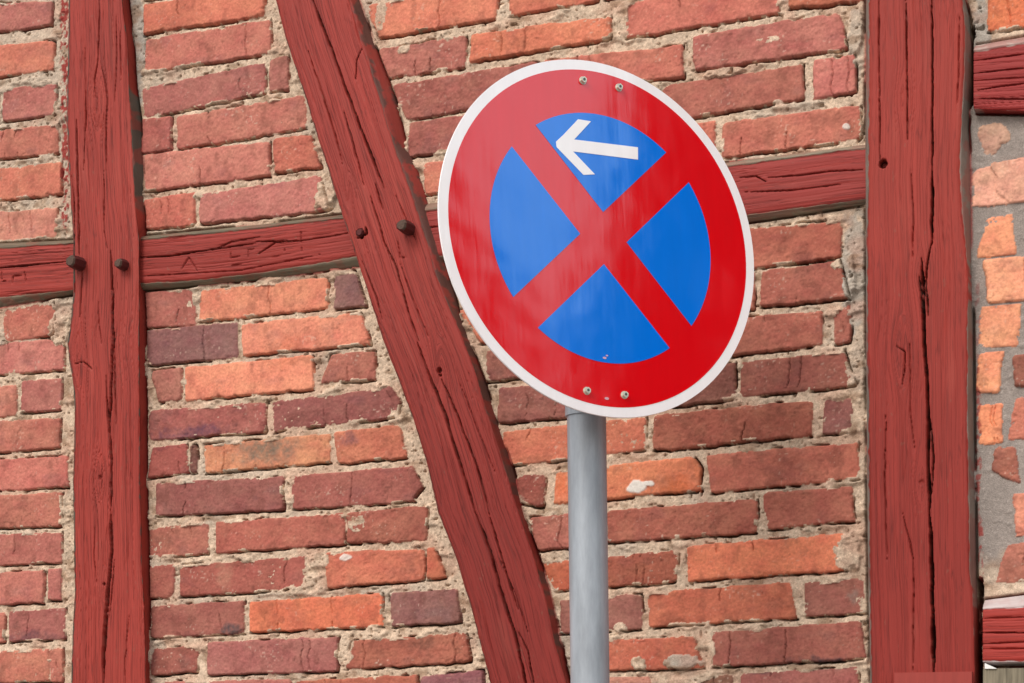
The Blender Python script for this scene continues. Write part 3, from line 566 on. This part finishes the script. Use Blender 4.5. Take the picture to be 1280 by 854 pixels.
bc = bcol * (1 + .10 * vn(SS / .0042, ZZ / .0042, 75) + .10 * vn(SS / .0026, ZZ / .0026, 74) + .08 * fbm(SS / .02, ZZ / .016, 76, 3))[..., None]
burn = sstep(.2, .7, fbm(SS / .045, ZZ / .03, 77, 3))[..., None] * .40
bc = bc * (1 - burn) + burn * bc * np.array([.62, .72, .85])
dust = (sstep(.35, .75, fbm(SS / .009, ZZ / .007, 80, 3)) * (.08 + .6 * bro) * .45)
dust = np.maximum(dust, .35 * sstep(.15, .6, fbm(SS / .010, ZZ / .008, 82, 3)) * np.exp(-np.clip(d, 0, 1) / .0035))[..., None]
grime = (sstep(-.15, .5, fbm(SS / .028, ZZ / .02, 83, 3)) * .24 * np.exp(-np.clip(d, 0, 1) / .0045) + .34 * sstep(.1, .6, fbm(SS / .022, ZZ / .03, 88, 4)))[..., None]
bc = bc * (1 - grime) + grime * alb((104, 62, 52))
bc = bc * (1 - dust) + dust * alb((206, 150, 126))
spk = (.35 + bro)[..., None] * sstep(.52, .82, vn(SS / .0042, ZZ / .0042, 84) * .65 + .35 * fbm(SS / .05, ZZ / .04, 85, 2))[..., None] * .6; bc = bc * (1 - spk) + spk * alb((226, 196, 176))
dk = sstep(.55, .8, vn(SS / .0048, ZZ / .004, 86) * .7 + .3 * vn(SS / .04, ZZ / .03, 87))[..., None] * .5; bc = bc * (1 - dk) + dk * bc * .45
for px, py, rx, ry, cc, aa in [(332, 563, 46, 17, (118, 112, 98), .85), (1030, 828, 60, 8, (66, 62, 68), .9), (945, 838, 20, 6, (70, 64, 68), .8), (245, 541, 50, 9, (88, 62, 84), .7), (288, 787, 13, 8, (84, 78, 80), .9), (1067, 746, 8, 9, (150, 128, 118), .7), (528, 806, 24, 10, (92, 64, 56), .6),
                               (438, 548, 14, 8, (120, 84, 90), .7), (35, 797, 30, 8, (104, 70, 76), .8), (190, 525, 10, 20, (110, 80, 76), .5), (200, 560, 30, 4, (90, 50, 60), .5), (280, 720, 12, 18, (196, 150, 124), .45), (230, 830, 10, 10, (120, 90, 84), .4), (355, 440, 30, 20, (236, 124, 84), .3),
                               (850, 608, 20, 14, (226, 110, 54), .4), (700, 605, 10, 15, (226, 104, 62), .5)]:
    k = ell([(px, py, rx * 1.1, ry * 1.15, aa)], .25, 1.15, .6)[..., None] * (.75 + .25 * vn(SS / .004, ZZ / .004, 99))[..., None]; bc = bc * (1 - k) + k * alb(cc)
col = np.where(isb[..., None], bc, mc)
deep = .8 * sstep(-.012, -.022, Hf)[..., None]; col = col * (1 - deep) + deep * alb((98, 74, 54))  # gap shade put into the colour: dark brown growing with depth
# red paint brushed past the timbers' edges on to the mortar
pz = ell([(80, 60, 7, 140, 1), (80, 215, 6, 90, 1), (70, 305, 30, 5, .8), (1222, 560, 5, 110, .8), (1225, 700, 4, 60, .9), (1222, 400, 4, 60, .4)]) * sstep(-.2, .25, fbm(SS / .006, ZZ / .008, 95, 3))
pz = np.maximum(pz, .8 * sstep(-.006, -.001, TD + .002 * fbm(SS / .01, ZZ / .01, 96, 3)) * sstep(.0, .4, vn(SS / .09, ZZ / .09, 97)))[..., None]
col = col * (1 - pz) + pz * alb((160, 70, 64))
wh = ell([(797, 609, 14, 8, 1), (812, 604, 7, 4, 1), (432, 697, 7, 4, .8), (1057, 158, 5, 4, .8)])[..., None]; col = col * (1 - wh) + wh * alb((232, 222, 212)); Hf = Hf + .002 * wh[..., 0]
col = np.clip(col, .004, .85)

s, z = SS, ZZ
def tl_(key, Q): T = TB[key]; return (T['lo'](Q) + T['hi'](Q)) / 2
cS = (S[:-1] + S[1:]) / 2; cZ = (Z[:-1] + Z[1:]) / 2; CSx, CZx = np.meshgrid(cS, cZ)
cl, cb, cr_ = tl_('lp', CZx), tl_('br', CZx), tl_('rp', CZx)
pan = np.where(CSx < cl, np.where(CZx > tl_('rA', CSx), 0, 1), np.where(CSx < cb, np.where(CZx > tl_('rC', CSx), 2, 3), np.where(CSx < cr_, np.where(CZx > tl_('rE', CSx), 4, 5),
      np.where(CZx > tl_('rG', CSx), 6, np.where(CZx > tl_('rI', CSx), 7, 8)))))
lower = (CSx > cr_) & (CSx < cb); pan = np.where(lower, 5, pan)
mn = lambda A: np.minimum(np.minimum(A[:-1, :-1], A[1:, :-1]), np.minimum(A[:-1, 1:], A[1:, 1:]))
hidden = mn(TD) > .012
nb_ = isb[:-1, :-1].astype(int) + isb[1:, :-1] + isb[:-1, 1:] + isb[1:, 1:]
cb_ = nb_ >= 2
idx = np.arange(SS.size).reshape(sh)
allq = np.stack([idx[:-1, :-1], idx[:-1, 1:], idx[1:, 1:], idx[1:, :-1]], -1)
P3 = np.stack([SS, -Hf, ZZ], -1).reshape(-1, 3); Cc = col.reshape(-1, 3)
plabel = {3: 'large panel of mixed orange and dark red bricks between post and brace', 4: 'brick panel behind the sign above the rail', 7: 'panel of bright orange bricks set in grey mortar', 8: None}
def sub(name, sel, mat, parent, label=None):
    q = allq[sel]
    if not len(q): return None
    u, inv = np.unique(q.ravel(), return_inverse=True)
    return link(name, mesh_np(name, P3[u], inv.reshape(-1, 4), Cc[u], None, [mat]), parent, label)
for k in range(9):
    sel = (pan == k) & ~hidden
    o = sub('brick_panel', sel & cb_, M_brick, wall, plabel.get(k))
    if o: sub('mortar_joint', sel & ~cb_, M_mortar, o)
mb = MB(); mb.box(SL, SR, .085, .36, .37, 3.8); mb.build('wall_core', material('core', (.2, .17, .14), nscale=30), wall)
mb = MB(); mb.box(SL - .02, SR + .02, -.05, .38, -.25, .36); mb.build('stone_plinth', material('plinth', (.28, .26, .24), nscale=60, namt=.25, bump=.8, bdist=.01), wall)

# pegs, repair board, slat under the lowest rail
M_peg = material('peg_side', tuple(alb((88, 34, 32))), rough=.7, nscale=300, namt=.3, bump=.6)
def peg(px, py, r, ln, h0, parent, capcol):
    s0, z0 = unp(px, py, h0); mbp = MB(); n = 8
    ring = [(math.cos(2 * math.pi * k / n + .3) * r * (1 + .2 * math.sin(k * 2.3)), math.sin(2 * math.pi * k / n + .3) * r * (1 + .1 * math.cos(k * 1.7))) for k in range(n)]
    b = len(mbp.v)
    for hh, sc_ in ((-.03, .95), (.5 * ln, 1), (ln - .004, .9), (ln, .68)):
        mbp.v += [(s0 + a * sc_, -(h0 + hh + .12 * a), z0 + q * sc_ - hh * .02) for a, q in ring]
    for r_ in range(3):
        for i_ in range(n):
            j_ = (i_ + 1) % n; mbp.f.append((b + r_ * n + i_, b + r_ * n + j_, b + (r_ + 1) * n + j_, b + (r_ + 1) * n + i_))
    mbp.f.append(tuple(b + 3 * n + i_ for i_ in range(n))); mbp.f.append(tuple(b + i_ for i_ in reversed(range(n))))
    o = mbp.build('peg', M_peg, parent)
    o.data.materials.append(capcol)
    for p in o.data.polygons:
        if p.center.y < -(h0 + ln - .002): p.material_index = 1
    return o
M_pe = material('peg_end', tuple(alb((92, 72, 62))), rough=.9, nscale=300, namt=.35, bump=.8)
peg(101, 331, .0155, .040, HP, lp, M_pe); peg(155.5, 332, .0125, .026, HP, lp, M_pe); peg(450.5, 291, .0095, .006, HP, br, M_peg); peg(512, 287, .0140, .040, HP, br, M_pe)
a, zt = unp(1118, 841, HP + .01); b, _ = unp(1215, 841, HP + .01); mb = MB()
mb.box(a, b, -(HP + .011), -.0, zt - .5, zt)
M_rb = material('repair_board', tuple(alb((156, 60, 52))), rough=.6, nscale=120, namt=.12, stretch=(1, 1, .05), bump=.4)
o = mb.build('repair_board', M_rb, rp, label='lighter red board let into the foot of the post')
a, zt = unp(1229, 836, .02); b = SR; mb = MB(); mb.box(a, b, -.022, .05, zt - .10, zt)
M_sl = material('weathered_wood', tuple(alb((128, 118, 100))), rough=.9, nscale=160, namt=.55, stretch=(1, 1, .06), bump=.7, n2=(25, .25))
mb.build('window_board', M_sl, wall, label='bare grey weathered board under the lowest rail')
a, za = unp([1231, 1231, 1246], [829, 836, 836], .025); mb = MB()
mb.prism(list(zip(a, za)), lambda p, q, h: (p, -h, q), .0, .026); mb.build('wedge', material('white_scrap', (.75, .73, .7), rough=.6, nscale=200, namt=.06), wall)

# ------------------------------------------------------------------ traffic sign
YS, TH, RO_, RT = 3.0961, .480886, -.034995, .0882949
cS3 = Vector(((754.118 - CX) / F * YS, YS, (HY - 297.838) / F * YS + CAMH))
U0 = Vector((math.cos(TH), math.sin(TH), 0)); V0 = Vector((-math.sin(TH) * math.sin(RT), math.cos(TH) * math.sin(RT), math.cos(RT)))
U = U0 * math.cos(RO_) + V0 * math.sin(RO_); V = V0 * math.cos(RO_) - U0 * math.sin(RO_); NS = U.cross(V).normalized()      # NS faces the viewer
if NS.y > 0: NS = -NS
YP = 3.205
def prj(px, py, y): return Vector(((px - CX) / F * y, y, (HY - py) / F * y + CAMH))
p1, p2 = prj(733.2, 522, YP), prj(737.6, 854, YP); ax = (p1 - p2).normalized()
foot = p2 + ax * (-p2.z / ax.z)
sign = empty('traffic_sign', foot, 'round red and blue no stopping sign with white arrow on a grey steel pole', 'road sign')
RS = .3
def S3(a, b, h): return cS3 + U * (a * RS) + V * (b * RS) + NS * h - foot
def sheet(name, base, rough=.08, streak=True, coat=0):
    m = material(name, base, rough=rough, spec=.5, ior=1.62, nscale=9, namt=.035, bump=0, stretch=(6, 6, .5))
    t = m.node_tree; p = t.nodes['Principled BSDF']
    tcn = t.nodes.new('ShaderNodeTexCoord'); mp = t.nodes.new('ShaderNodeMapping'); mp.inputs['Scale'].default_value = (120, 120, 5)
    n = t.nodes.new('ShaderNodeTexNoise'); n.inputs['Scale'].default_value = 1.0; n.inputs['Detail'].default_value = 3
    t.links.new(tcn.outputs['Object'], mp.inputs[0]); t.links.new(mp.outputs[0], n.inputs['Vector'])
    n2 = t.nodes.new('ShaderNodeTexNoise'); n2.inputs['Scale'].default_value = 7; t.links.new(tcn.outputs['Object'], n2.inputs['Vector'])
    ad = t.nodes.new('ShaderNodeMath'); ad.operation = 'MULTIPLY_ADD'; ad.inputs[1].default_value = 30; t.links.new(n2.outputs['Fac'], ad.inputs[0]); t.links.new(n.outputs['Fac'], ad.inputs[2])
    b = t.nodes.new('ShaderNodeBump'); b.inputs['Strength'].default_value = .11; b.inputs['Distance'].default_value = .0004
    t.links.new(ad.outputs[0], b.inputs['Height']); t.links.new(b.outputs[0], p.inputs['Normal'])
    r = t.nodes.new('ShaderNodeMapRange'); r.inputs[3].default_value = rough * .7; r.inputs[4].default_value = rough * 1.6; t.links.new(n.outputs['Fac'], r.inputs[0]); t.links.new(r.outputs[0], p.inputs['Roughness'])
    return m
M_white = sheet('white_sheeting', (.84, .785, .79)); M_red = sheet('red_sheeting', (.64, .0015, .005)); M_blue = sheet('blue_sheeting', (.001, .15, .66))
circ = lambda r, n=160: [(r * math.cos(2 * math.pi * k / n), r * math.sin(2 * math.pi * k / n)) for k in range(n)]
mb = MB(); mb.prism(circ(1.0), S3, -.003, 0, bev=.0012); plate = mb.build('sign_plate', M_white, sign, smooth=True, label='white rimmed round plate')
plate.data.materials.append(material('aluminium_back', (.5, .5, .52), rough=.4, metal=.7, nscale=40, namt=.1))
for p in plate.data.polygons:
    if p.normal.dot(NS) < -.5: p.material_index = 1
mb = MB(); mb.prism(circ(.943), S3, .0001, .0004); mb.build('red_face', M_red, sign)
hb = .104; rb = .700
for k in range(4):
    ang = math.pi / 4 + k * math.pi / 2           # the quadrant between two bars
    # corner of the quadrant and its arc, bars run at 45 degrees
    c0 = k * math.pi / 2 + math.pi / 2
    pts = []
    dcor = hb * math.sqrt(2)
    a0 = math.asin(hb / rb)
    s_a, e_a = c0 - math.pi / 4 + a0, c0 + math.pi / 4 - a0
    for i_ in range(41):
        t_ = s_a + (e_a - s_a) * i_ / 40; pts.append((rb * math.cos(t_), rb * math.sin(t_)))
    pts.append((dcor * math.cos(c0), dcor * math.sin(c0)))
    if k == 3: pts = [(x * 1., y * 1.) for x, y in pts]
    mb = MB(); b0 = 0
    mb.prism(pts, S3, .0005, .0009); mb.build('blue_panel', M_blue, sign)
arrow = [(-.292, .492), (-.288, .462), (-.122, .336), (-.050, .352), (-.186, .457), (.229, .487), (.230, .558), (-.178, .526), (-.070, .650), (-.152, .646), (-.245, .54)]
mb = MB(); mb.prism(arrow, S3, .0010, .0014); mb.build('white_arrow', M_white, sign)
M_bolt = material('bolt_metal', (.62, .62, .52), rough=.45, metal=.6, nscale=300, namt=.2)
M_bolt2 = material('socket', (.08, .08, .07), rough=.5, metal=.5)
for a_, b_ in ((-.118, .874), (.112, .880), (-.120, -.873), (.117, -.867)):
    mb = MB(); r_ = .0175
    for rr, h0_, h1_, nn, bv in ((r_ * 1.25, .0004, .0015, 20, 0), (r_, .0015, .0065, 6, .0012)):
        mb.prism([(a_ + rr * math.cos(2 * math.pi * k / nn + .4), b_ + rr * math.sin(2 * math.pi * k / nn + .4)) for k in range(nn)], S3, h0_, h1_, 0)
    sc_ = mb.build('screw', M_bolt, sign)
    mb = MB(); mb.prism([(a_ + .008 * math.cos(2 * math.pi * k / 10), b_ + .008 * math.sin(2 * math.pi * k / 10)) for k in range(10)], S3, .0064, .0069); mb.build('screw_socket', M_bolt2, sc_)
# small scuffs on the sheeting
for a_, b_, r_ in ((.006, -.873 + .045, .010), (.005, -.90, .011), (-.005, -.675, .009), (.01, -.66, .006)):
    mb = MB(); mb.prism([(a_ + r_ * math.cos(2 * math.pi * k / 9) * 1.3, b_ + r_ * math.sin(2 * math.pi * k / 9) * .7) for k in range(9)], S3, .0010, .0013); 
    if b_ > -.7 or b_ < -.88: mb.build('scuff', material('scuff', (.6, .35, .4), rough=.6), sign)
M_galv = material('galvanised_steel', (.325, .35, .385), rough=.46, metal=.35, spec=.5, nscale=70, namt=.09, bump=.15, bdist=.0006, stretch=(3, 3, .6), n2=(14, .13))
def tube(p0, p1, r, name, mat, parent, n=48, seg=1, top=True):
    mbt = MB(); d_ = (p1 - p0).normalized(); u_ = d_.orthogonal().normalized(); v_ = d_.cross(u_)
    for q_ in range(seg + 1):
        c_ = p0.lerp(p1, q_ / seg)
        mbt.v += [c_ + (u_ * math.cos(2 * math.pi * k / n) + v_ * math.sin(2 * math.pi * k / n)) * r for k in range(n)]
    for q_ in range(seg):
        for k in range(n): j = (k + 1) % n; mbt.f.append((q_ * n + k, q_ * n + j, (q_ + 1) * n + j, (q_ + 1) * n + k))
    mbt.f.append(tuple(range(seg * n, seg * n + n))); mbt.f.append(tuple(reversed(range(n))))
    return mbt.build(name, mat, parent, smooth=True)
RP_ = 24.4 / F * YP
ptop = foot + ax * ((cS3.z + .27) / ax.z)
tube(Vector((0, 0, 0)), ptop - foot, RP_, 'pole', M_galv, sign)
tube(ptop - foot, ptop - foot + ax * .012, RP_ * 1.06, 'pole_cap', material('cap', (.05, .05, .05)), sign)
for zz_ in (.262, -.262):
    pc = foot + ax * ((cS3.z + zz_) / ax.z) - foot
    tube(pc - ax * .012, pc + ax * .012, RP_ * 1.10, 'clamp', M_galv, sign)
    c3 = cS3 + V * zz_ - foot; mb = MB()
    cc = (c3 - NS * .006); dv = (pc - cc); dv.z = 0
    o = tube(cc, cc + (pc - cc).normalized() * max(.01, (pc - cc).length - RP_ * .9), .008, 'clamp_bolt', M_galv, sign, n=12)

# ------------------------------------------------------------------ the ground in front of the wall
def ground(name, x0, x1, y0, y1, z, mat):
    mb = MB(); mb.box(x0, x1, y0, y1, z - .1, z); o = mb.build(name, mat); o['kind'] = 'structure'
    o.location = (0, DW, 0); o.rotation_euler = (0, 0, -PSI); return o
ground('ground', -400, 400, -400, 400, -.16, material('earth', (.16, .15, .12), nscale=2, namt=.2, bump=0))
ground('pavement', -60, 14, -2.3, -.051, 0, material('paving', (.33, .31, .29), nscale=25, namt=.2, bump=.4))
ground('kerb', -60, 14, -2.45, -2.303, .002, material('kerbstone', (.4, .39, .37), nscale=40, namt=.2))
ground('road', -60, 14, -9.5, -2.453, -.12, material('asphalt', (.07, .07, .07), nscale=120, namt=.3, bump=.5))

# ------------------------------------------------------------------ two unseen spruces added to darken parts of the sign's reflection
M_bark = material('bark', (.09, .065, .045), nscale=12, namt=.3, bump=.8, bdist=.02)
M_needle = material('needles', (.022, .04, .02), nscale=3, namt=.4, bump=0, rough=.8)
def spruce(az, el, dist, half, seed, label):
    r_ = np.random.default_rng(seed); a = math.radians(az)
    x, y = .15 + math.sin(a) * dist, 3.1 - math.cos(a) * dist
    Ht = dist * math.tan(math.radians(el)) + 2.4 + .16; Rb = Ht * math.tan(math.radians(half))
    t = empty('added_spruce', (x, y, -.16), label, 'tree')
    mb = MB()
    for k in range(9):
        q = k / 8; mb.v += [(math.cos(2 * math.pi * j / 10) * (.035 * Ht * .5 * (1 - q) + .02), math.sin(2 * math.pi * j / 10) * (.035 * Ht * .5 * (1 - q) + .02), q * Ht * .97) for j in range(10)]
    for k in range(8):
        for j in range(10): mb.f.append((k * 10 + j, k * 10 + (j + 1) % 10, k * 10 + 10 + (j + 1) % 10, k * 10 + 10 + j))
    mb.build('trunk', M_bark, t, smooth=True)
    n = 30000
    q = 1 - np.sqrt(r_.random(n)); z = (.05 + .95 * q) * Ht
    lay = .86 + .14 * np.sin(z * 7 + 1.5 * np.sin(z))
    an = r_.random(n) * 2 * np.pi; rad = Rb * (1 - q) * lay * (.35 + .65 * r_.random(n) ** .4) * (1 + .10 * np.sin(an * 5 + z * 1.7))
    P = np.stack([np.cos(an) * rad, np.sin(an) * rad, z - .25 * rad + .2], 1)
    out_ = np.stack([np.cos(an), np.sin(an), -.35 + .3 * r_.standard_normal(n)], 1); tan_ = np.stack([-np.sin(an), np.cos(an), .5 * r_.standard_normal(n)], 1)
    ln = (.16 + .22 * (1 - q))[:, None] * (.6 + .8 * r_.random(n))[:, None]
    vv = np.stack([P - tan_ * ln * .35, P + out_ * ln, P + tan_ * ln * .35, P - out_ * ln * .5], 1).reshape(-1, 3)
    link('crown', mesh_np('crown', vv, np.arange(n * 4).reshape(n, 4), None, None, [M_needle], False), t)
spruce(65.5, 38, 22, 17.5, 5, 'tall dark spruce out of view, added to darken the reflection in the far half of the glossy sign')
spruce(52.2, 31.5, 24, 17.5, 9, 'smaller dark spruce out of view, added to darken the reflection near the pole side rim of the glossy sign')
